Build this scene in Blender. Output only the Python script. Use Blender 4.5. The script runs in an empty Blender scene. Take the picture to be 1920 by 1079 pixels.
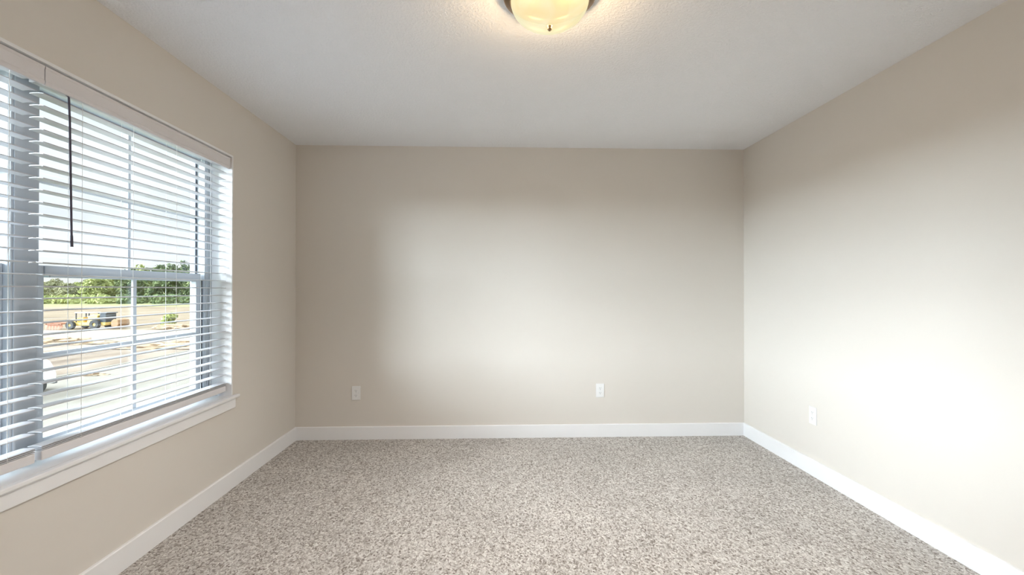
import bpy, bmesh, math, random
from mathutils import Vector, Matrix, noise
random.seed(7)
S = bpy.context.scene
COL = S.collection
R = math.radians

# ------------------------------------------------------------------ camera
F_PX, YAW, PITCH, ROLL, CAM_H = 873.1, 0.03447, 0.00546, 0.0, 1.238
cd = bpy.data.cameras.new('camera'); cam = bpy.data.objects.new('camera', cd); COL.objects.link(cam)
cd.sensor_width = 36.0; cd.lens = F_PX / 1920 * 36.0; cd.clip_start = 0.02; cd.clip_end = 3000
cam.location = (0, 0, CAM_H); cam.rotation_euler = (math.pi/2 + PITCH, 0, -YAW)
S.camera = cam

# ------------------------------------------------------------------ world, sun, exposure
S.view_settings.view_transform = 'Standard'; S.view_settings.look = 'None'
S.view_settings.gamma = 1.0; S.view_settings.use_curve_mapping = False
S.view_settings.exposure = 1.22
SKY_LOW, SKY_HIGH = 0.54, 2.3
SUN_E, SUN_ANGLE = 16.2, 68
w = bpy.data.worlds.new('sky'); S.world = w; w.use_nodes = True
nt = w.node_tree; N = nt.nodes; L = nt.links
for n in list(N): N.remove(n)
out = N.new('ShaderNodeOutputWorld'); bg = N.new('ShaderNodeBackground')
tc = N.new('ShaderNodeTexCoord'); sp = N.new('ShaderNodeSeparateXYZ')
L.new(tc.outputs['Generated'], sp.inputs[0])
cr = N.new('ShaderNodeValToRGB'); L.new(sp.outputs['Z'], cr.inputs[0])
el = cr.color_ramp.elements
el[0].position = 0.0; el[0].color = (0.90, 0.88, 0.86, 1)
el[1].position = 0.32; el[1].color = (0.80, 0.92, 1.0, 1)
e = el.new(0.10); e.color = (0.84, 0.88, 0.96, 1)
e = el.new(0.2); e.color = (0.90, 0.93, 1.0, 1)
mp = N.new('ShaderNodeMapping'); mp.inputs['Scale'].default_value = (2.2, 2.2, 7.0)
L.new(tc.outputs['Generated'], mp.inputs[0])
cn = N.new('ShaderNodeTexNoise'); cn.inputs['Scale'].default_value = 1.6; cn.inputs['Detail'].default_value = 6
L.new(mp.outputs[0], cn.inputs[0])
cl = N.new('ShaderNodeMapRange'); cl.inputs[1].default_value = 0.3; cl.inputs[2].default_value = 0.7
cl.inputs[3].default_value = 0.82; cl.inputs[4].default_value = 1.12
L.new(cn.outputs[0], cl.inputs[0])
st = N.new('ShaderNodeMapRange'); st.interpolation_type = 'SMOOTHSTEP'
st.inputs[1].default_value = 0.30; st.inputs[2].default_value = 0.75
st.inputs[3].default_value = SKY_LOW; st.inputs[4].default_value = SKY_HIGH
L.new(sp.outputs['Z'], st.inputs[0])
mu = N.new('ShaderNodeMath'); mu.operation = 'MULTIPLY'
L.new(st.outputs[0], mu.inputs[0]); L.new(cl.outputs[0], mu.inputs[1])
L.new(cr.outputs[0], bg.inputs[0]); L.new(mu.outputs[0], bg.inputs[1]); L.new(bg.outputs[0], out.inputs[0])

sd = bpy.data.lights.new('veiled_sun', 'SUN'); sun = bpy.data.objects.new('veiled_sun', sd); COL.objects.link(sun)
sd.energy = SUN_E; sd.angle = R(SUN_ANGLE); sd.color = (0.82, 0.91, 1.0)
sun.rotation_euler = Vector((1.0, 0.42, -0.03)).to_track_quat('-Z', 'Y').to_euler()
sun.location = (-20, -5, 12)

# ------------------------------------------------------------------ materials
def mat(name, col, rough=0.6, metal=0.0, var=0.0, vscale=6.0, bump=0.0, bscale=200.0, spec=0.5, bdist=0.001, coat=0.0):
    m = bpy.data.materials.new(name); m.use_nodes = True
    nt = m.node_tree; N = nt.nodes; L = nt.links; b = N['Principled BSDF']
    b.inputs['Base Color'].default_value = (*col, 1); b.inputs['Roughness'].default_value = rough
    b.inputs['Metallic'].default_value = metal; b.inputs['Specular IOR Level'].default_value = spec
    b.inputs['Coat Weight'].default_value = coat
    t = N.new('ShaderNodeTexCoord')
    n = N.new('ShaderNodeTexNoise'); n.inputs['Scale'].default_value = vscale; n.inputs['Detail'].default_value = 4
    L.new(t.outputs['Object'], n.inputs[0])
    mx = N.new('ShaderNodeMix'); mx.data_type = 'RGBA'
    k = max(var, 0.01)
    mx.inputs[6].default_value = tuple(c*(1-k) for c in col) + (1,)
    mx.inputs[7].default_value = tuple(min(1, c*(1+k)) for c in col) + (1,)
    L.new(n.outputs[0], mx.inputs[0]); L.new(mx.outputs[2], b.inputs['Base Color'])
    if bump:
        n2 = N.new('ShaderNodeTexNoise'); n2.inputs['Scale'].default_value = bscale; n2.inputs['Detail'].default_value = 3
        L.new(t.outputs['Object'], n2.inputs[0])
        bp = N.new('ShaderNodeBump'); bp.inputs['Strength'].default_value = bump; bp.inputs['Distance'].default_value = bdist
        L.new(n2.outputs[0], bp.inputs['Height']); L.new(bp.outputs[0], b.inputs['Normal'])
    return m

def ramp_mat(name, stops, scale, rough=0.9, detail=5, stretch=(1, 1, 1), bump=0.0, bdist=0.1):
    m = bpy.data.materials.new(name); m.use_nodes = True
    nt = m.node_tree; N = nt.nodes; L = nt.links; b = N['Principled BSDF']
    b.inputs['Roughness'].default_value = rough; b.inputs['Specular IOR Level'].default_value = 0.2
    t = N.new('ShaderNodeTexCoord'); mp = N.new('ShaderNodeMapping'); mp.inputs['Scale'].default_value = stretch
    L.new(t.outputs['Object'], mp.inputs[0])
    n = N.new('ShaderNodeTexNoise'); n.inputs['Scale'].default_value = scale; n.inputs['Detail'].default_value = detail
    L.new(mp.outputs[0], n.inputs[0])
    r = N.new('ShaderNodeValToRGB'); L.new(n.outputs[0], r.inputs[0])
    el = r.color_ramp.elements
    el[0].position, el[0].color = stops[0][0], (*stops[0][1], 1)
    el[1].position, el[1].color = stops[-1][0], (*stops[-1][1], 1)
    for p, c in stops[1:-1]:
        q = el.new(p); q.color = (*c, 1)
    L.new(r.outputs[0], b.inputs['Base Color'])
    if bump:
        bp = N.new('ShaderNodeBump'); bp.inputs['Strength'].default_value = bump; bp.inputs['Distance'].default_value = bdist
        L.new(n.outputs[0], bp.inputs['Height']); L.new(bp.outputs[0], b.inputs['Normal'])
    return m

M = {}
M['wall'] = mat('greige_wall_paint', (0.765, 0.72, 0.665), 0.75, var=0.012, vscale=2, bump=0.12, bscale=260, spec=0.25)
M['trim'] = mat('white_trim_paint', (0.92, 0.92, 0.93), 0.45, bump=0.01, bscale=90)
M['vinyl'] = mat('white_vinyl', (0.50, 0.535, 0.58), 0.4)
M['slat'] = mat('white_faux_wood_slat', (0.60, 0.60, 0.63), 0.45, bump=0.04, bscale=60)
M['valance'] = mat('white_valance', (0.80, 0.775, 0.79), 0.45, bump=0.05, bscale=60)
M['cord'] = mat('white_cord', (0.85, 0.84, 0.82), 0.8)
M['gasket'] = mat('black_gasket_and_gap_shade', (0.02, 0.025, 0.04), 0.6)  # rubber glazing gasket; same black also paints the shaded sash gap
M['wand'] = mat('silhouette_dark_wand', (0.07, 0.06, 0.09), 0.35)  # backlit silhouette put into the wand's colour
M['plate'] = mat('white_outlet_plastic', (0.88, 0.88, 0.88), 0.3)
M['slot'] = mat('dark_slot', (0.12, 0.12, 0.13), 0.6)
M['screw'] = mat('painted_screw', (0.75, 0.75, 0.75), 0.3, metal=0.4)
M['bronze'] = mat('brushed_bronze', (0.36, 0.25, 0.15), 0.32, metal=1.0, var=0.08, vscale=30)
M['siding'] = mat('outside_wall_face', (0.5, 0.5, 0.5), 0.8)

def ceiling_mat():
    m = mat('textured_white_ceiling', (0.92, 0.93, 0.96), 0.85, spec=0.2)
    nt = m.node_tree; N = nt.nodes; L = nt.links; b = N['Principled BSDF']
    t = N.new('ShaderNodeTexCoord')
    n = N.new('ShaderNodeTexNoise'); n.inputs['Scale'].default_value = 75; n.inputs['Detail'].default_value = 2
    n.inputs['Distortion'].default_value = 0.6
    L.new(t.outputs['Object'], n.inputs[0])
    r = N.new('ShaderNodeMapRange'); r.inputs[1].default_value = 0.42; r.inputs[2].default_value = 0.6
    L.new(n.outputs[0], r.inputs[0])
    bp = N.new('ShaderNodeBump'); bp.inputs['Strength'].default_value = 0.55; bp.inputs['Distance'].default_value = 0.002
    L.new(r.outputs[0], bp.inputs['Height']); L.new(bp.outputs[0], b.inputs['Normal'])
    return m
M['ceiling'] = ceiling_mat()

def carpet_mat():
    m = bpy.data.materials.new('speckled_beige_carpet'); m.use_nodes = True
    nt = m.node_tree; N = nt.nodes; L = nt.links; b = N['Principled BSDF']
    b.inputs['Roughness'].default_value = 0.95; b.inputs['Specular IOR Level'].default_value = 0.1
    b.inputs['Sheen Weight'].default_value = 0.1
    t = N.new('ShaderNodeTexCoord')
    # wobble the lookup so that the tufts are irregular
    wn = N.new('ShaderNodeTexNoise'); wn.inputs['Scale'].default_value = 60; wn.inputs['Detail'].default_value = 2
    L.new(t.outputs['Object'], wn.inputs[0])
    sc = N.new('ShaderNodeVectorMath'); sc.operation = 'SCALE'; sc.inputs['Scale'].default_value = 0.02
    L.new(wn.outputs['Color'], sc.inputs[0])
    ad = N.new('ShaderNodeVectorMath'); ad.operation = 'ADD'
    L.new(t.outputs['Object'], ad.inputs[0]); L.new(sc.outputs[0], ad.inputs[1])
    gm = N.new('ShaderNodeMapping'); gm.inputs['Scale'].default_value = (1.2, 0.72, 1); gm.inputs['Rotation'].default_value = (0, 0, 0.35)
    L.new(ad.outputs[0], gm.inputs[0])
    v = N.new('ShaderNodeTexVoronoi'); v.inputs['Scale'].default_value = 132; L.new(gm.outputs[0], v.inputs[0])
    sx = N.new('ShaderNodeSeparateXYZ'); L.new(v.outputs['Color'], sx.inputs[0])
    r = N.new('ShaderNodeValToRGB'); L.new(sx.outputs[0], r.inputs[0]); r.color_ramp.interpolation = 'LINEAR'
    el = r.color_ramp.elements
    cols = [(0.0, (0.20, 0.165, 0.14)), (0.10, (0.33, 0.29, 0.255)), (0.28, (0.47, 0.425, 0.39)),
            (0.55, (0.61, 0.57, 0.53)), (0.85, (0.76, 0.72, 0.68)), (1.0, (0.87, 0.84, 0.80))]
    el[0].position, el[0].color = 0.0, (*cols[0][1], 1)
    el[1].position, el[1].color = 1.0, (*cols[-1][1], 1)
    for p, c in cols[1:-1]:
        q = el.new(p); q.color = (*c, 1)
    # fine fibre variation
    fn = N.new('ShaderNodeTexNoise'); fn.inputs['Scale'].default_value = 420; fn.inputs['Detail'].default_value = 2
    L.new(t.outputs['Object'], fn.inputs[0])
    # broad worn / vacuumed patches
    bn = N.new('ShaderNodeTexNoise'); bn.inputs['Scale'].default_value = 2.2; bn.inputs['Detail'].default_value = 3
    L.new(t.outputs['Object'], bn.inputs[0])
    f1 = N.new('ShaderNodeMapRange'); f1.inputs[1].default_value = 0.25; f1.inputs[2].default_value = 0.75
    f1.inputs[3].default_value = 0.72; f1.inputs[4].default_value = 1.28; L.new(fn.outputs[0], f1.inputs[0])
    f2 = N.new('ShaderNodeMapRange'); f2.inputs[1].default_value = 0.3; f2.inputs[2].default_value = 0.7
    f2.inputs[3].default_value = 0.93; f2.inputs[4].default_value = 1.07; L.new(bn.outputs[0], f2.inputs[0])
    mm = N.new('ShaderNodeMath'); mm.operation = 'MULTIPLY'; L.new(f1.outputs[0], mm.inputs[0]); L.new(f2.outputs[0], mm.inputs[1])
    vs = N.new('ShaderNodeVectorMath'); vs.operation = 'SCALE'; L.new(r.outputs[0], vs.inputs[0]); L.new(mm.outputs[0], vs.inputs['Scale'])
    L.new(vs.outputs[0], b.inputs['Base Color'])
    iv = N.new('ShaderNodeMath'); iv.operation = 'SUBTRACT'; iv.inputs[0].default_value = 1; L.new(v.outputs['Distance'], iv.inputs[1])
    h = N.new('ShaderNodeMath'); h.operation = 'ADD'; L.new(iv.outputs[0], h.inputs[0]); L.new(fn.outputs[0], h.inputs[1])
    bp = N.new('ShaderNodeBump'); bp.inputs['Strength'].default_value = 0.7; bp.inputs['Distance'].default_value = 0.006
    L.new(h.outputs[0], bp.inputs['Height']); L.new(bp.outputs[0], b.inputs['Normal'])
    return m
M['carpet'] = carpet_mat()

def glass_mat():
    m = bpy.data.materials.new('clear_window_glass'); m.use_nodes = True
    nt = m.node_tree; N = nt.nodes; L = nt.links
    for n in list(N): N.remove(n)
    o = N.new('ShaderNodeOutputMaterial'); a = N.new('ShaderNodeBsdfTransparent'); g = N.new('ShaderNodeBsdfGlossy')
    a.inputs[0].default_value = (0.96, 0.985, 0.98, 1); g.inputs['Roughness'].default_value = 0.02
    mx = N.new('ShaderNodeMixShader'); mx.inputs[0].default_value = 0.04
    L.new(a.outputs[0], mx.inputs[1]); L.new(g.outputs[0], mx.inputs[2]); L.new(mx.outputs[0], o.inputs[0])
    return m
M['glass'] = glass_mat()

def dome_mat():
    m = bpy.data.materials.new('lit_alabaster_glass'); m.use_nodes = True
    nt = m.node_tree; N = nt.nodes; L = nt.links
    for n in list(N): N.remove(n)
    o = N.new('ShaderNodeOutputMaterial')
    t = N.new('ShaderNodeTexCoord')
    n = N.new('ShaderNodeTexNoise'); n.inputs['Scale'].default_value = 8; n.inputs['Detail'].default_value = 3
    n.inputs['Distortion'].default_value = 0.5
    L.new(t.outputs['Object'], n.inputs[0])
    r = N.new('ShaderNodeValToRGB'); L.new(n.outputs[0], r.inputs[0])
    el = r.color_ramp.elements
    el[0].position, el[0].color = 0.38, (1.0, 0.86, 0.48, 1)
    el[1].position, el[1].color = 0.62, (1.0, 0.95, 0.64, 1)
    em = N.new('ShaderNodeEmission'); em.inputs[1].default_value = 0.41; L.new(r.outputs[0], em.inputs[0])
    tr = N.new('ShaderNodeBsdfTransparent'); tr.inputs[0].default_value = (1, 0.95, 0.85, 1)
    mx = N.new('ShaderNodeMixShader'); mx.inputs[0].default_value = 0.12
    L.new(em.outputs[0], mx.inputs[1]); L.new(tr.outputs[0], mx.inputs[2])
    g = N.new('ShaderNodeBsdfGlossy'); g.inputs['Roughness'].default_value = 0.15
    m2 = N.new('ShaderNodeMixShader'); m2.inputs[0].default_value = 0.04
    L.new(mx.outputs[0], m2.inputs[1]); L.new(g.outputs[0], m2.inputs[2]); L.new(m2.outputs[0], o.inputs[0])
    return m
M['dome'] = dome_mat()

# ------------------------------------------------------------------ helpers
def tag(o, label=None, cat=None, group=None, kind=None):
    if label: o['label'] = label
    if cat: o['category'] = cat
    if group: o['group'] = group
    if kind: o['kind'] = kind
    return o

def empty(name, loc, label=None, cat=None, group=None, kind=None, rz=0):
    o = bpy.data.objects.new(name, None); COL.objects.link(o)
    o.location = loc; o.rotation_euler = (0, 0, rz); o.empty_display_size = 0.05
    return tag(o, label, cat, group, kind)

class MB:
    def __init__(s): s.bm = bmesh.new()
    def box(s, x0, x1, y0, y1, z0, z1, bev=0.0, seg=2):
        r = bmesh.ops.create_cube(s.bm, size=1.0)
        vs = r['verts']
        bmesh.ops.scale(s.bm, vec=(abs(x1-x0), abs(y1-y0), abs(z1-z0)), verts=vs)
        bmesh.ops.translate(s.bm, vec=((x0+x1)/2, (y0+y1)/2, (z0+z1)/2), verts=vs)
        if bev:
            es = list({e for v in vs for e in v.link_edges})
            bmesh.ops.bevel(s.bm, geom=es, offset=bev, segments=seg, affect='EDGES', profile=0.5)
        return s
    def tube(s, pts, r, n=8, caps=True):
        rings = []
        for i, p in enumerate(pts):
            p = Vector(p)
            d = (Vector(pts[min(i+1, len(pts)-1)]) - Vector(pts[max(i-1, 0)])).normalized()
            a = d.orthogonal().normalized(); b = d.cross(a)
            rr = r[i] if isinstance(r, (list, tuple)) else r
            rings.append([s.bm.verts.new(p + (a*math.cos(2*math.pi*k/n) + b*math.sin(2*math.pi*k/n))*rr) for k in range(n)])
        # keep rings aligned
        for i in range(len(rings)-1):
            A, B = rings[i], rings[i+1]
            j0 = min(range(n), key=lambda j: (A[0].co - B[j].co).length)
            for k in range(n):
                try: s.bm.faces.new((A[k], A[(k+1) % n], B[(j0+k+1) % n], B[(j0+k) % n]))
                except ValueError: pass
            rings[i+1] = B[j0:] + B[:j0]
        if caps:
            s.bm.faces.new(rings[0]); s.bm.faces.new(rings[-1])
        return s
    def lathe(s, prof, n=64, center=(0, 0), axis='Z'):
        rings = []
        for r, z in prof:
            if r < 1e-6: rings.append([s.bm.verts.new((center[0], center[1], z))]); continue
            rings.append([s.bm.verts.new((center[0] + r*math.cos(2*math.pi*k/n), center[1] + r*math.sin(2*math.pi*k/n), z)) for k in range(n)])
        for a, b in zip(rings, rings[1:]):
            for k in range(n):
                if len(a) == 1: s.bm.faces.new((a[0], b[k], b[(k+1) % n]))
                elif len(b) == 1: s.bm.faces.new((a[k], a[(k+1) % n], b[0]))
                else: s.bm.faces.new((a[k], a[(k+1) % n], b[(k+1) % n], b[k]))
        return s
    def prism(s, pts, axis, a0, a1, bev=0.0):
        # polygon pts in the plane normal to axis, extruded a0..a1
        def P(u, v, a):
            return {'X': (a, u, v), 'Y': (u, a, v), 'Z': (u, v, a)}[axis]
        A = [s.bm.verts.new(P(u, v, a0)) for u, v in pts]; B = [s.bm.verts.new(P(u, v, a1)) for u, v in pts]
        fs = [s.bm.faces.new(A), s.bm.faces.new(B[::-1])]
        n = len(pts)
        for k in range(n): fs.append(s.bm.faces.new((A[k], A[(k+1) % n], B[(k+1) % n], B[k])))
        if bev:
            es = list({e for v in A+B for e in v.link_edges})
            bmesh.ops.bevel(s.bm, geom=es, offset=bev, segments=2, affect='EDGES', profile=0.5)
        return s
    def blob(s, c, r, sub=2, amp=0.25, freq=0.5, seed=0):
        q = bmesh.ops.create_icosphere(s.bm, subdivisions=sub, radius=1.0)
        for v in q['verts']:
            d = v.co.normalized(); k = 1 + amp*noise.noise(d*2.2/freq*0.5 + Vector((seed*3.1, seed*1.7, seed*.9)))
            v.co = Vector((c[0] + d.x*r[0]*k, c[1] + d.y*r[1]*k, c[2] + d.z*r[2]*k))
        return s
    def build(s, name, m, parent=None, smooth=False, label=None, cat=None, group=None, kind=None, origin=None):
        bmesh.ops.recalc_face_normals(s.bm, faces=s.bm.faces)
        if origin is not None:
            bmesh.ops.translate(s.bm, vec=-Vector(origin), verts=s.bm.verts)
        me = bpy.data.meshes.new(name); s.bm.to_mesh(me); s.bm.free()
        me.materials.append(m)
        if smooth:
            for p in me.polygons: p.use_smooth = True
        o = bpy.data.objects.new(name, me); COL.objects.link(o)
        if origin is not None: o.location = origin
        if parent: o.parent = parent
        return tag(o, label, cat, group, kind)

def box_obj(name, m, dims, bev=0.0, parent=None, **k):
    return MB().box(*dims, bev=bev).build(name, m, parent, **k)

def copy_tree(o, parent=None):
    c = o.copy(); COL.objects.link(c)
    if parent: c.parent = parent
    for ch in [x for x in bpy.data.objects if x.parent == o]: copy_tree(ch, c)
    return c

# ------------------------------------------------------------------ room shell
XL, XR, YF, YB, H = -1.655, 2.118, 3.910, -0.30, 2.44
XO = -1.87                                  # outer face of window wall
WY0, WY1, WZ0, WZ1 = 0.652, 2.985, 0.56, 2.083
T = 0.14
box_obj('floor', M['carpet'], (XL, XR, YB, YF, -0.10, 0.0), kind='structure')
box_obj('ceiling', M['ceiling'], (XO, XR+T, YB-T, YF+T, H, H+0.12), kind='structure')
box_obj('wall_back', M['wall'], (XO, XR+T, YF, YF+T, -0.10, H), kind='structure')
box_obj('wall_front', M['wall'], (XO, XR+T, YB-T, YB, -0.10, H), kind='structure')
box_obj('wall_right', M['wall'], (XR, XR+T, YB, YF, -0.10, H), kind='structure')
b = MB()
b.box(XO, XL, YB, WY0, -0.10, H).box(XO, XL, WY1, YF, -0.10, H)
b.box(XO, XL, WY0, WY1, -0.10, WZ0).box(XO, XL, WY0, WY1, WZ1, H)
b.build('wall_left', M['wall'], kind='structure')

# baseboards: flat board with an eased top edge
BH, BT = 0.107, 0.014
def bb_profile(x, s):
    return [(x, 0.0), (x + s*BT, 0.0), (x + s*BT, BH-0.004), (x + s*(BT-0.004), BH), (x, BH)]
MB().prism(bb_profile(XL, 1), 'Y', YB, YF).build('baseboard_left', M['trim'], kind='structure')
MB().prism(bb_profile(XR, -1), 'Y', YB, YF).build('baseboard_right', M['trim'], kind='structure')
MB().prism([(YF, 0), (YF-BT, 0), (YF-BT, BH-0.004), (YF-BT+0.004, BH), (YF, BH)], 'X', XL+BT, XR-BT).build('baseboard_back', M['trim'], kind='structure')
MB().prism([(YB, 0), (YB+BT, 0), (YB+BT, BH-0.004), (YB+BT-0.004, BH), (YB, BH)], 'X', XL+BT, XR-BT).build('baseboard_front', M['trim'], kind='structure')

# window opening lining (white), stool and apron
LT = 0.012; LP = XL + 0.003
b = MB()
b.box(-1.79, LP, WY0, WY1, WZ1-LT, WZ1).box(-1.79, LP, WY1-LT, WY1, 0.578, WZ1-LT).box(-1.79, LP, WY0, WY0+LT, 0.578, WZ1-LT)
b.build('trim_1', M['trim'], kind='structure')
STZ = 0.578
MB().prism([(WY0, STZ), (WY0, STZ-0.018), (WY1, STZ-0.018), (WY1, STZ)], 'X', -1.80, XL).build('trim_2', M['trim'], kind='structure')
MB().box(XL+0.0005, -1.628, WY0-0.045, WY1+0.045, STZ-0.018, STZ, bev=0.004).build('trim_3', M['trim'], kind='structure')
MB().box(XL, XL+0.012, WY0-0.02, WY1+0.02, 0.498, STZ-0.018, bev=0.002).build('trim_4', M['trim'], kind='structure')

# ------------------------------------------------------------------ windows (two single-hung units side by side, white mullion between)
def make_window(name, mir):
    def Y(y): return 3.637 - y if mir else y
    root = empty(name, (-1.82, Y(2.42), 0.57), kind='structure')
    inv = Vector((-1.82, Y(2.42), 0.57))
    def part(nm, m, boxes, parent=root, bev=0.0):
        b = MB()
        for x0, x1, y0, y1, z0, z1 in boxes:
            ya, yb = sorted((Y(y0), Y(y1)))
            b.box(x0, x1, ya, yb, z0, z1, bev=bev)
        bmesh.ops.translate(b.bm, vec=-inv, verts=b.bm.verts)
        return b.build(nm, m, parent)
    y0, y1 = 1.862, 2.985
    yr = 2.977
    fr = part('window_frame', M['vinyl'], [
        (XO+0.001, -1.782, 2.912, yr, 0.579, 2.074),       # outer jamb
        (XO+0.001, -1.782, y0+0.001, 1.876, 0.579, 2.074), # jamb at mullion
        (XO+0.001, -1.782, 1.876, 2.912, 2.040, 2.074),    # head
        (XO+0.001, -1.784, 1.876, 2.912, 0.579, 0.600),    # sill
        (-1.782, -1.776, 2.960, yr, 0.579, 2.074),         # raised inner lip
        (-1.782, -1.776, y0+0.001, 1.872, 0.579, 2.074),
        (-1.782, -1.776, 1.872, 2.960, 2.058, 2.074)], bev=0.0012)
    part('jamb_track', M['vinyl'], [(-1.782, -1.779, 2.925, 2.931, 0.60, 1.32), (-1.782, -1.779, 2.942, 2.946, 0.60, 2.05),
                                    (-1.782, -1.779, 2.925, 2.929, 1.36, 2.05)])
    # upper fixed glass: bead, gasket, pane, muntins
    part('glazing_bead', M['vinyl'], [(XO+0.004, -1.835, 1.876, 1.892, 1.30, 2.04), (XO+0.004, -1.835, 2.906, 2.912, 1.30, 2.04),
                                      (XO+0.004, -1.835, 1.892, 2.906, 2.030, 2.04), (XO+0.004, -1.835, 1.892, 2.906, 1.29, 1.325)])
    part('gasket', M['gasket'], [(-1.835, -1.829, 2.903, 2.9115, 1.336, 2.032), (-1.835, -1.829, 1.893, 2.9115, 2.026, 2.034)])
    part('upper_pane', M['glass'], [(-1.851, -1.848, 1.893, 2.905, 1.325, 2.03)])
    part('muntin', M['vinyl'], [(-1.845, -1.835, 2.3865, 2.4035, 1.325, 2.03)])
    part('muntin', M['vinyl'], [(-1.847, -1.836, 1.893, 2.905, 1.671, 1.691)])
    # lower sash
    sash = part('lower_sash', M['vinyl'], [
        (-1.828, -1.797, 1.878, 1.915, 0.602, 1.336), (-1.828, -1.797, 2.856, 2.899, 0.602, 1.336),
        (-1.828, -1.792, 1.915, 2.856, 1.296, 1.336), (-1.828, -1.797, 1.915, 2.856, 0.602, 0.650)], bev=0.0015)
    part('pane', M['glass'], [(-1.819, -1.816, 1.915, 2.856, 0.65, 1.296)], parent=sash)
    part('muntin', M['vinyl'], [(-1.811, -1.801, 2.377, 2.399, 0.65, 1.296)], parent=sash)
    part('muntin', M['vinyl'], [(-1.813, -1.802, 1.915, 2.856, 0.966, 0.986)], parent=sash)
    part('sash_lift_rail', M['vinyl'], [(-1.792, -1.786, 1.93, 2.84, 1.289, 1.297)], parent=sash)
    part('sash_gap_shade', M['gasket'], [(-1.82, -1.7945, 2.8993, 2.9117, 0.602, 1.296)])  # black strip stands in for the shade in the sash-to-jamb gap
    return root
make_window('window_1', False)
make_window('window_2', True)
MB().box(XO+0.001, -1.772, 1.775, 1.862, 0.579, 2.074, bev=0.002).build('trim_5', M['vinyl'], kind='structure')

# ------------------------------------------------------------------ blinds
SX0, SX1 = -1.732, -1.681
def make_blind(y0, y1, stations, wand_y, label):
    root = empty('window_blind', ((SX0+SX1)/2, (y0+y1)/2, 1.995), label, 'blind', 'white slatted blinds in the window opening')
    o0 = Vector(root.location)
    def fin(b, nm, m, parent=root, **k):
        bmesh.ops.translate(b.bm, vec=-o0, verts=b.bm.verts); return b.build(nm, m, parent, **k)
    # valance: board with shaped edges
    vp = [(-1.674, 1.996), (-1.664, 1.996), (-1.661, 2.003), (-1.661, 2.010), (-1.663, 2.014), (-1.663, 2.053), (-1.661, 2.057), (-1.661, 2.0655), (-1.674, 2.0655)]
    fin(MB().prism(vp, 'Y', y0-0.012, y1+0.008), 'valance', M['valance'])
    fin(MB().box(-1.735, -1.677, y0, y1, 2.012, 2.052, bev=0.002), 'headrail', M['slat'])
    # slats with a slight crown
    zs = [1.160 + 0.045*k for k in range(-10, 19)] + [0.6455, 0.6515, 0.6575]
    n = 6
    first = None
    for z in zs:
        if first is None:
            b = MB(); t = 0.0028; up = []; dn = []
            for i in range(n+1):
                u = i/n; x = SX0 + (SX1-SX0)*u; c = 0.0022*(1-(2*u-1)**2)
                up.append((x, c + t/2)); dn.append((x, c - t/2))
            b.prism(up + dn[::-1], 'Y', y0-o0.y, y1-o0.y)
            for v in b.bm.verts: v.co.x -= o0.x
            first = b.build('slat', M['slat'], root); s = first
        else:
            s = first.copy(); COL.objects.link(s); s.parent = root
        s.location = (0, 0, z - o0.z)
    fin(MB().box(SX0-0.001, SX1+0.001, y0, y1, 0.606, 0.642, bev=0.004), 'bottom_rail', M['valance'])
    for ys in stations:
        b = MB()
        b.tube([(SX1+0.0016, ys, 0.64), (SX1+0.0016, ys, 2.015)], 0.0009, 6)
        b.tube([(SX0-0.0016, ys, 0.64), (SX0-0.0016, ys, 2.015)], 0.0009, 6)
        fin(b, 'ladder_cord', M['cord'])
    if wand_y:
        b = MB()
        b.tube([(-1.668, wand_y, 1.992), (-1.6665, wand_y+0.003, 1.90), (-1.6655, wand_y+0.012, 1.45)], 0.0036, 6)
        wd = fin(b, 'tilt_wand', M['wand'])
        b = MB(); b.tube([(-1.6655, wand_y+0.012, 1.452), (-1.6655, wand_y+0.013, 1.408)], [0.0046, 0.0052], 8)
        fin(b, 'wand_tip', M['wand'], parent=wd)
        b = MB(); b.tube([(-1.678, wand_y, 1.998), (-1.668, wand_y, 1.992)], 0.002, 6)
        fin(b, 'wand_hook', M['wand'], parent=wd)
    return root
make_blind(1.786, 2.962, [1.948, 2.216, 2.508, 2.80], 1.874, 'white slatted blind with wand coloured dark as a silhouette, over the window nearest the far corner')
make_blind(0.675, 1.762, [0.80, 1.10, 1.38, 1.663], None, 'white slatted blind cut off by the left edge of the photo')

# ------------------------------------------------------------------ ceiling light
LX, LY = 0.215, 1.855
root = empty('ceiling_light', (LX, LY, H), 'round bronze ceiling light with a lit cream alabaster glass bowl', 'ceiling light')
def at(b): return b
pr = [(0.0, 0.0), (0.150, 0.0), (0.170, -0.001), (0.180, -0.006), (0.186, -0.014), (0.1875, -0.022), (0.185, -0.029),
      (0.179, -0.034), (0.172, -0.037), (0.165, -0.043), (0.160, -0.047), (0.154, -0.047), (0.150, -0.040), (0.0, -0.036)]
MB().lathe(pr, 96).build('metal_pan', M['bronze'], root, smooth=True)
pr = []
for i in range(21):
    a = i/20*math.pi/2
    pr.append((0.156*math.cos(a)**0.85 if i < 20 else 0.0, -0.044 - 0.100*math.sin(a)**1.05))
MB().lathe(pr, 96).build('glass_bowl', M['dome'], root, smooth=True)
zf = -0.143
pr = [(0.0, zf), (0.0105, zf), (0.011, zf-0.003), (0.0085, zf-0.006), (0.0095, zf-0.010), (0.0078, zf-0.015), (0.004, zf-0.019), (0.0, zf-0.020)]
MB().lathe(pr, 32).build('finial', M['bronze'], root, smooth=True)
LAMP_W = 62.0        # light thrown down by the bowl
pd = bpy.data.lights.new('lamp_light', 'SPOT'); pl = bpy.data.objects.new('lamp_light', pd); COL.objects.link(pl)
pd.spot_size = R(138); pd.spot_blend = 1.0; pd.shadow_soft_size = 0.004; pd.energy = LAMP_W; pd.color = (1.0, 0.96, 0.91)
pl.parent = root; pl.location = (0, 0, -0.172)
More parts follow.
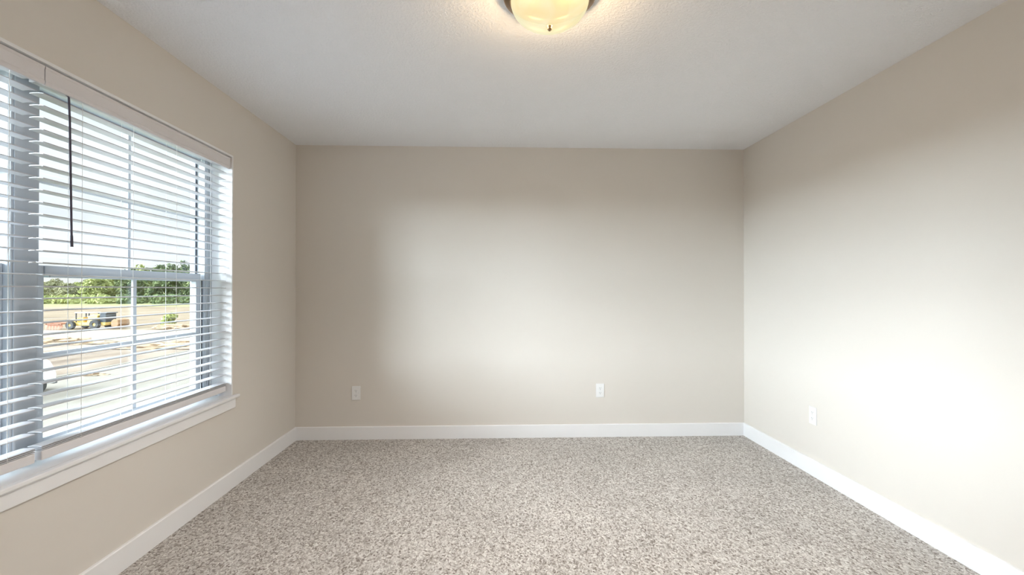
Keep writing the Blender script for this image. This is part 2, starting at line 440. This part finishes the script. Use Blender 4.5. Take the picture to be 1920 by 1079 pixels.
for dx in (-0.06, 0.06):
    pd = bpy.data.lights.new('bulb', 'POINT'); pl = bpy.data.objects.new('bulb', pd); COL.objects.link(pl)
    pd.energy = 15.0; pd.color = (1.0, 0.74, 0.44); pd.shadow_soft_size = 0.02
    pl.parent = root; pl.location = (dx, 0, -0.113)

# ------------------------------------------------------------------ outlets
def make_outlet(loc, rz, label):
    root = empty('wall_outlet', loc, label, 'electrical outlet', 'duplex outlets', rz=rz)
    root['label'] = label
    MB().box(-0.0355, 0.0355, -0.0065, 0.0, -0.058, 0.058, bev=0.003, seg=3).build('face_plate', M['plate'], root)
    for zc in (0.0195, -0.0195):
        b = MB()
        pts = []
        for i in range(24):
            a = 2*math.pi*i/24; x = 0.0172*math.cos(a); z = 0.0172*math.sin(a)
            pts.append((x, max(-0.0135, min(0.0135, z))))
        q = [pts[0]]
        for p in pts[1:]:
            if (Vector(p)-Vector(q[-1])).length > 1e-5: q.append(p)
        b.prism([(x, z+zc) for x, z in q], 'Y', -0.0085, -0.006)
        rc = b.build('receptacle', M['plate'], root)
        b = MB()
        b.box(-0.0072, -0.0052, -0.0088, -0.0084, zc-0.001, zc+0.0075).box(0.0052, 0.0072, -0.0088, -0.0084, zc, zc+0.0068)
        b.prism([(0.0024*math.cos(k*math.pi/6), zc-0.0075+0.0024*math.sin(k*math.pi/6)) for k in range(12)], 'Y', -0.0088, -0.0084)
        b.build('plug_slots', M['slot'], rc)
    b = MB(); b.prism([(0.003*math.cos(k*math.pi/8), 0.003*math.sin(k*math.pi/8)) for k in range(16)], 'Y', -0.0075, -0.006)
    b.build('screw', M['screw'], root)
    return root
make_outlet((-1.158, YF, 0.383), 0, 'white duplex outlet on the far wall near its left, window-side corner')
make_outlet((0.879, YF, 0.390), 0, 'white duplex outlet on the far wall toward its right-hand corner')
make_outlet((XR, 3.043, 0.399), -math.pi/2, 'white duplex outlet on the bright right-hand wall above the baseboard')

# ------------------------------------------------------------------ outdoors
GZ = -3.6
M['field'] = ramp_mat('tan_dirt_field', [(0.30, (0.127, 0.083, 0.048)), (0.45, (0.188, 0.131, 0.080)), (0.6, (0.215, 0.158, 0.101)), (0.75, (0.161, 0.111, 0.064))], 0.16, stretch=(0.5, 1.6, 1), bump=0.4, bdist=0.3)
M['dirt'] = ramp_mat('brown_graded_dirt', [(0.30, (0.123, 0.084, 0.058)), (0.45, (0.192, 0.140, 0.101)), (0.62, (0.236, 0.180, 0.136)), (0.8, (0.262, 0.205, 0.158))], 0.35, stretch=(1.6, 0.6, 1), bump=0.5, bdist=0.2)
M['track'] = ramp_mat('pale_gravel', [(0.3, (0.261, 0.221, 0.170)), (0.7, (0.316, 0.276, 0.221))], 1.2, stretch=(0.5, 1.5, 1), bump=0.2, bdist=0.05)
M['concrete'] = ramp_mat('pale_concrete', [(0.3, (0.198, 0.168, 0.136)), (0.7, (0.223, 0.194, 0.162))], 0.8, bump=0.1, bdist=0.02)
M['grass'] = ramp_mat('pale_green_grass', [(0.3, (0.153, 0.158, 0.050)), (0.5, (0.207, 0.198, 0.077)), (0.7, (0.243, 0.211, 0.108))], 0.10, stretch=(0.4, 2.0, 1))
M['leaf_light'] = ramp_mat('yellow_green_leaves', [(0.35, (0.138, 0.156, 0.046)), (0.5, (0.258, 0.276, 0.092)), (0.68, (0.368, 0.368, 0.166))], 0.55)
M['leaf_dark'] = ramp_mat('deep_green_leaves', [(0.35, (0.050, 0.072, 0.029)), (0.5, (0.101, 0.130, 0.054)), (0.68, (0.187, 0.209, 0.094))], 0.55)
M['leaf_olive'] = ramp_mat('olive_leaves', [(0.35, (0.111, 0.111, 0.055)), (0.5, (0.196, 0.187, 0.098)), (0.68, (0.306, 0.289, 0.170))], 0.55)
M['bark'] = mat('brown_bark', (0.14, 0.10, 0.07), 0.9, var=0.3, vscale=3)
M['yellow'] = mat('yellow_machine_paint', (0.60, 0.40, 0.08), 0.45, var=0.1, vscale=2)
M['rust'] = mat('rusty_red_steel', (0.32, 0.12, 0.06), 0.7, var=0.3, vscale=3)
M['brownsteel'] = mat('muddy_brown_steel', (0.30, 0.16, 0.07), 0.7, var=0.2, vscale=3)
M['tyre'] = mat('black_tyre', (0.03, 0.03, 0.03), 0.8)
M['cabglass'] = mat('dark_cab_glass', (0.05, 0.06, 0.07), 0.1)
M['white'] = mat('white_vehicle_paint', (0.82, 0.83, 0.84), 0.25, coat=0.4)
M['redlight'] = mat('pale_red_lens', (0.5, 0.22, 0.22), 0.3)
M['clod'] = mat('loose_brown_soil', (0.30, 0.21, 0.13), 0.95, var=0.3, vscale=2)

box_obj('ground_grass', M['grass'], (-900, 700, -300, 1500, GZ-1.0, GZ-0.02), kind='structure')
box_obj('ground_field', M['field'], (-300, 60, 58, 138, GZ-0.5, GZ), kind='structure')
box_obj('ground_dirt', M['dirt'], (-300, -24.2, -60, 58, GZ-0.5, GZ), kind='structure')
box_obj('gravel_track', M['track'], (-280, -24.2, 46, 57.5, GZ-0.3, GZ+0.03), kind='structure')
box_obj('street', M['concrete'], (-24.2, -9, -60, 58, GZ-0.5, GZ+0.02), kind='structure')
MB().box(-24.55, -24.2, -60, 46, GZ-0.4, GZ+0.05, bev=0.02).build('curb', M['concrete'], kind='structure')

# trees
def tree(x, y, h, rw, leaf, label, grp, seed, low=False):
    root = empty('tree', (x, y, GZ-0.05), label, 'tree', grp)
    rnd = random.Random(seed)
    b = MB()
    base = 0.08*h if low else 0.16*h
    for i in range(16):
        u = rnd.random(); z = base + (h-base)*(0.12 + 0.76*u)
        k = math.sin(math.pi*min(1, 0.22 + 0.72*u))
        a = rnd.random()*2*math.pi; rr = rw*0.62*k*rnd.random()**0.5
        r = rw*(0.30 + 0.22*rnd.random())*(0.6 + 0.4*k)
        b.blob((rr*math.cos(a), rr*math.sin(a), min(z, h-r*0.8)), (r, r, r*0.8), 3, 0.75, 0.42, seed + i*0.37)
    # leaf clusters ragging the outline
    for i in range(420):
        u = rnd.random(); z = base + (h-base)*(0.05 + 0.95*u)
        k = math.sin(math.pi*min(1, 0.2 + 0.74*u))
        a = rnd.random()*2*math.pi; rr = rw*k*(0.75 + 0.3*rnd.random())
        c = Vector((rr*math.cos(a), rr*math.sin(a), z)); s = 0.35 + 0.4*rnd.random()
        vs = [b.bm.verts.new(c + Vector((rnd.uniform(-s, s), rnd.uniform(-s, s), rnd.uniform(-s, s)))) for _ in range(4)]
        for t in ((0, 1, 2), (0, 1, 3), (0, 2, 3), (1, 2, 3)): b.bm.faces.new([vs[q] for q in t])
    b.build('crown', leaf, root)
    b = MB(); b.tube([(0, 0, 0), (0.1, 0, h*0.3), (0, 0.1, h*0.6)], [0.035*h*0.6, 0.018*h, 0.008*h], 8)
    b.build('trunk', M['bark'], root, smooth=True)
    return root
# (pixel column, depth, height, half width, leaf kind)
def ground_x(px, depth):
    # where the view through photo column px meets the plane y = depth
    d = (px-960)/F_PX; c, s = math.cos(YAW), math.sin(YAW)
    return depth*(s + c*d)/(c - s*d)
rnd = random.Random(3)
TL = [
 (-60, 205, 9, 6, 'leaf_olive'), (-20, 200, 9, 6, 'leaf_light'), (20, 205, 10, 6, 'leaf_olive'), (50, 200, 8.5, 6, 'leaf_light'),
 (86, 205, 8.2, 5.5, 'leaf_olive'), (104, 198, 9.2, 5, 'leaf_olive'), (126, 206, 7.6, 5, 'leaf_olive'), (147, 200, 8.0, 5.5, 'leaf_light'),
 (166, 206, 9.2, 5, 'leaf_light'), (184, 200, 10.5, 5.5, 'leaf_light'), (203, 204, 12.0, 6, 'leaf_light'), (224, 198, 12.5, 6, 'leaf_light'),
 (243, 204, 14.0, 6.5, 'leaf_dark'), (262, 198, 15.2, 6, 'leaf_light'), (281, 204, 14.2, 6.5, 'leaf_dark'), (301, 199, 15.2, 6, 'leaf_dark'),
 (322, 204, 16.0, 7, 'leaf_dark'), (345, 198, 16.8, 7, 'leaf_dark'), (366, 202, 14.5, 6.5, 'leaf_dark'), (392, 200, 13, 6.5, 'leaf_dark'),
 (420, 204, 14, 7, 'leaf_dark'), (452, 200, 12, 7, 'leaf_light')]
LB = {'leaf_olive': 'olive green scrubby tree at the low left end of the distant tree line',
      'leaf_light': 'yellow green leafy tree in the distant tree line beyond the field',
      'leaf_dark': 'tall deep green tree at the right of the distant tree line'}
for i, (px, d, h, rw, lf) in enumerate(TL):
    d2 = 190 + 13*(i % 3)
    h = (h - 4.84)*d2/d + 4.84
    tree(ground_x(px, d2), d2, h, min(rw, 5.0), M[lf], LB[lf], {'leaf_olive': 'olive scrub trees of the tree line', 'leaf_light': 'yellow green trees of the tree line', 'leaf_dark': 'deep green trees of the tree line'}[lf], 11+i, low=True)
# undergrowth in front of the tree line
for i, (px, d, h, rw) in enumerate([(q[0], 170 + 8*(j % 2), q[2], 3.5) for j, q in enumerate([(70, 186, 3.2, 6), (98, 184, 2.8, 6), (128, 187, 3.4, 6), (156, 185, 3.0, 6), (184, 187, 3.4, 6), (212, 178, 2.6, 6), (245, 180, 3.0, 5), (272, 178, 3.0, 5), (300, 180, 3.4, 5), (328, 178, 3.2, 5), (356, 180, 3.4, 5), (384, 178, 3.2, 5)])]):
    b = MB(); r2 = random.Random(50+i)
    for k in range(7):
        b.blob((r2.uniform(-rw, rw)*0.7, r2.uniform(-1, 1), h*0.35), (rw*0.4, 2, h*(0.45+0.2*r2.random())), 3, 0.6, 0.45, i+k*0.3)
    dk = px > 230
    o = b.build('shrub', M['leaf_dark' if dk else 'leaf_light'], label='dark green low bush at the foot of the tall trees' if dk else 'bright green low bush at the foot of the lower trees', cat='bush', group='dark bushes before the tree line' if dk else 'bright bushes before the tree line')
    o.location = (ground_x(px, d), d, GZ-0.1)

# earth-moving machine on the far side of the gravel track
def wheel(parent, x, y, r, wd, name='wheel'):
    b = MB()
    pr = [(r*0.35, -wd/2), (r*0.9, -wd/2), (r, -wd*0.35), (r, wd*0.35), (r*0.9, wd/2), (r*0.35, wd/2), (r*0.35, -wd/2)]
    b.lathe(pr, 24)
    bmesh.ops.rotate(b.bm, cent=(0, 0, 0), matrix=Matrix.Rotation(math.pi/2, 3, 'X'), verts=b.bm.verts)
    o = b.build(name, M['tyre'], parent); o.location = (x, y, r)
    h = MB(); h.lathe([(0, -wd*0.3), (r*0.4, -wd*0.3), (r*0.4, wd*0.3), (0, wd*0.3)], 16)
    bmesh.ops.rotate(h.bm, cent=(0, 0, 0), matrix=Matrix.Rotation(math.pi/2, 3, 'X'), verts=h.bm.verts)
    h.build('hub', M['yellow'], o)
    return o
D0 = 60.0
mx = ground_x(178, D0)
er = empty('earth_mover', (mx, D0, GZ), 'yellow earth mover with white canopy and brown bucket out in the dirt field', 'construction vehicle')
MB().box(-2.6, 2.0, -0.9, 0.9, 0.45, 0.85, bev=0.06).build('chassis', M['yellow'], er)
MB().prism([(-2.7, 0.85), (-0.9, 0.85), (-0.9, 1.45), (-1.5, 1.42), (-2.6, 1.15)], 'Y', -0.55, 0.55, bev=0.05).build('engine_hood', M['yellow'], er)
b = MB(); b.box(-1.75, 0.05, -0.8, 0.8, 1.98, 2.08, bev=0.03); cn_ = b.build('canopy', M['white'], er)
for x in (-1.65, -0.1):
    for y in (-0.7, 0.7): MB().box(x-0.05, x+0.05, y-0.05, y+0.05, 0.85, 1.98).build('canopy_post', M['tyre'], cn_)
MB().prism([(-0.3, 0.6), (1.0, 0.6), (1.05, 1.7), (0.6, 1.85), (-0.1, 1.6)], 'Y', -0.85, 0.85, bev=0.08).build('fuel_tank', M['yellow'], er)
cb = MB().box(1.25, 2.0, -0.8, 0.8, 0.85, 1.95, bev=0.05).build('cab', M['cabglass'], er)
MB().box(1.1, 2.15, -0.85, 0.85, 1.95, 2.06, bev=0.03).build('cab_roof', M['slot'], cb)
MB().prism([(2.7, 0.35), (3.4, 0.25), (3.6, 0.6), (3.5, 1.15), (3.0, 1.25), (2.7, 1.0)], 'Y', -0.9, 0.9, bev=0.05).build('bucket', M['brownsteel'], er)
MB().prism([(1.9, 0.8), (2.0, 0.6), (2.85, 0.65), (2.85, 0.85)], 'Y', -0.25, 0.25, bev=0.03).build('boom', M['yellow'], er)
for x, y in ((-2.0, -1.05), (-2.0, 1.05), (0.9, -1.05), (0.9, 1.05)): wheel(er, x, y, 0.52 if x < 0 else 0.6, 0.4)
hr = empty('disc_harrow', (mx-3.9, D0-0.3, GZ), 'low rusty red disc harrow left of the yellow earth mover', 'farm implement')
b = MB(); b.box(-1.1, 1.0, -0.08, 0.08, 0.7, 0.85).box(-1.0, 0.9, -0.9, -0.78, 0.6, 0.72).box(-1.0, 0.9, 0.78, 0.9, 0.6, 0.72)
b.box(-0.9, -0.78, -0.9, 0.9, 0.6, 0.74).box(0.6, 0.72, -0.9, 0.9, 0.6, 0.74).build('harrow_frame', M['rust'], hr)
for x in (-0.8, -0.45, -0.1, 0.25, 0.6):
    b = MB(); b.lathe([(0, -0.02), (0.36, -0.06), (0.36, -0.03), (0, 0.02)], 20)
    bmesh.ops.rotate(b.bm, cent=(0, 0, 0), matrix=Matrix.Rotation(math.pi/2-0.3, 3, 'X'), verts=b.bm.verts)
    o = b.build('disc', M['rust'], hr); o.location = (x, -0.8, 0.36)

# white van parked at the kerb
vx, vy = -21.35, 23.45       # near side face, rear end
van = empty('parked_van', (vx-0.9, vy-2.3, GZ+0.02), 'white van parked on the street at the left edge of the window view', 'van')
prof = [(2.28, 0.32), (2.30, 0.75), (2.22, 1.0), (1.98, 1.42), (1.85, 1.50), (-0.6, 1.52), (-0.95, 1.45), (-1.45, 1.02), (-2.2, 0.86), (-2.3, 0.6), (-2.28, 0.32)]
MB().prism(prof, 'X', -0.88, 0.88, bev=0.05).build('body', M['white'], van)
MB().box(-0.86, 0.86, 2.20, 2.37, 0.28, 0.50, bev=0.03).build('rear_bumper', M['slot'], van)
MB().box(0.80, 0.889, 2.14, 2.20, 0.98, 1.10, bev=0.01).build('tail_light', M['redlight'], van)
MB().prism([(-0.55, 1.05), (-0.65, 1.40), (-0.95, 1.38), (-1.3, 1.05)], 'X', 0.875, 0.889).build('side_window', M['cabglass'], van)
MB().prism([(1.99, 1.38), (2.20, 1.06), (2.235, 1.07), (2.02, 1.40)], 'X', -0.7, 0.7).build('rear_window', M['cabglass'], van)
for x in (-0.8, 0.8):
    for y in (-1.5, 1.5):
        b = MB(); b.lathe([(0, -0.11), (0.27, -0.11), (0.31, -0.07), (0.31, 0.07), (0.27, 0.11), (0, 0.11)], 24)
        bmesh.ops.rotate(b.bm, cent=(0, 0, 0), matrix=Matrix.Rotation(math.pi/2, 3, 'Y'), verts=b.bm.verts)
        o = b.build('wheel', M['tyre'], van); o.location = (x*1.0, y, 0.31)

# mounds of loose soil
def mound(px, d, rx, ry, h, m, label, seed, grp=None):
    b = MB()
    b.blob((0, 0, 0), (rx, ry, h), 4, 0.7, 0.35, seed)
    o = b.build('soil_mound', m, label=label, cat='soil mound', group=grp); o.location = (ground_x(px, d), d, GZ)
    return o
G = 'low ridges of loose soil in the dirt lot'
mound(96, 44.6, 3.2, 1.0, 0.45, M['clod'], 'low clumpy soil ridge before the gravel track, left end of the view', 1, G)
mound(168, 43.2, 2.4, 0.7, 0.22, M['clod'], 'flat thin soil ridge before the gravel track, below the earth mover', 2, G)
mound(332, 59.2, 2.6, 0.8, 0.55, M['clod'], 'small brown soil heap beyond the gravel track, right of the muntin bar', 3, G)
mound(300, 40.0, 3.8, 1.2, 0.35, M['clod'], 'broad brown soil ridge before the gravel track, right of the muntin bar', 4, G)
mound(345, 42.5, 2.4, 0.8, 0.30, M['clod'], 'small soil ridge before the gravel track beside the right window stile', 5, G)
mound(172, 27.2, 0.75, 0.35, 0.12, M['clod'], 'small dark clod of soil near the street curb', 6, G)
# survey stake and small sapling
sk = MB(); sk.box(-0.05, 0.05, -0.05, 0.05, 0, 1.1, bev=0.01)
o = sk.build('survey_stake', M['white'], label='white survey stake standing in the field beyond the gravel track', cat='stake'); o.location = (ground_x(304, 63.5), 63.5, GZ)
bs = MB()
for k in range(9): bs.blob((random.uniform(-.8, .8), random.uniform(-.4, .4), random.uniform(.4, 1.5)), (.5, .5, .45), 3, 0.7, 0.4, k)
o = bs.build('roadside_bush', M['leaf_light'], label='pale yellow green bush beside the soil heap in the field', cat='bush'); o.location = (ground_x(322, 60.8), 60.8, GZ)
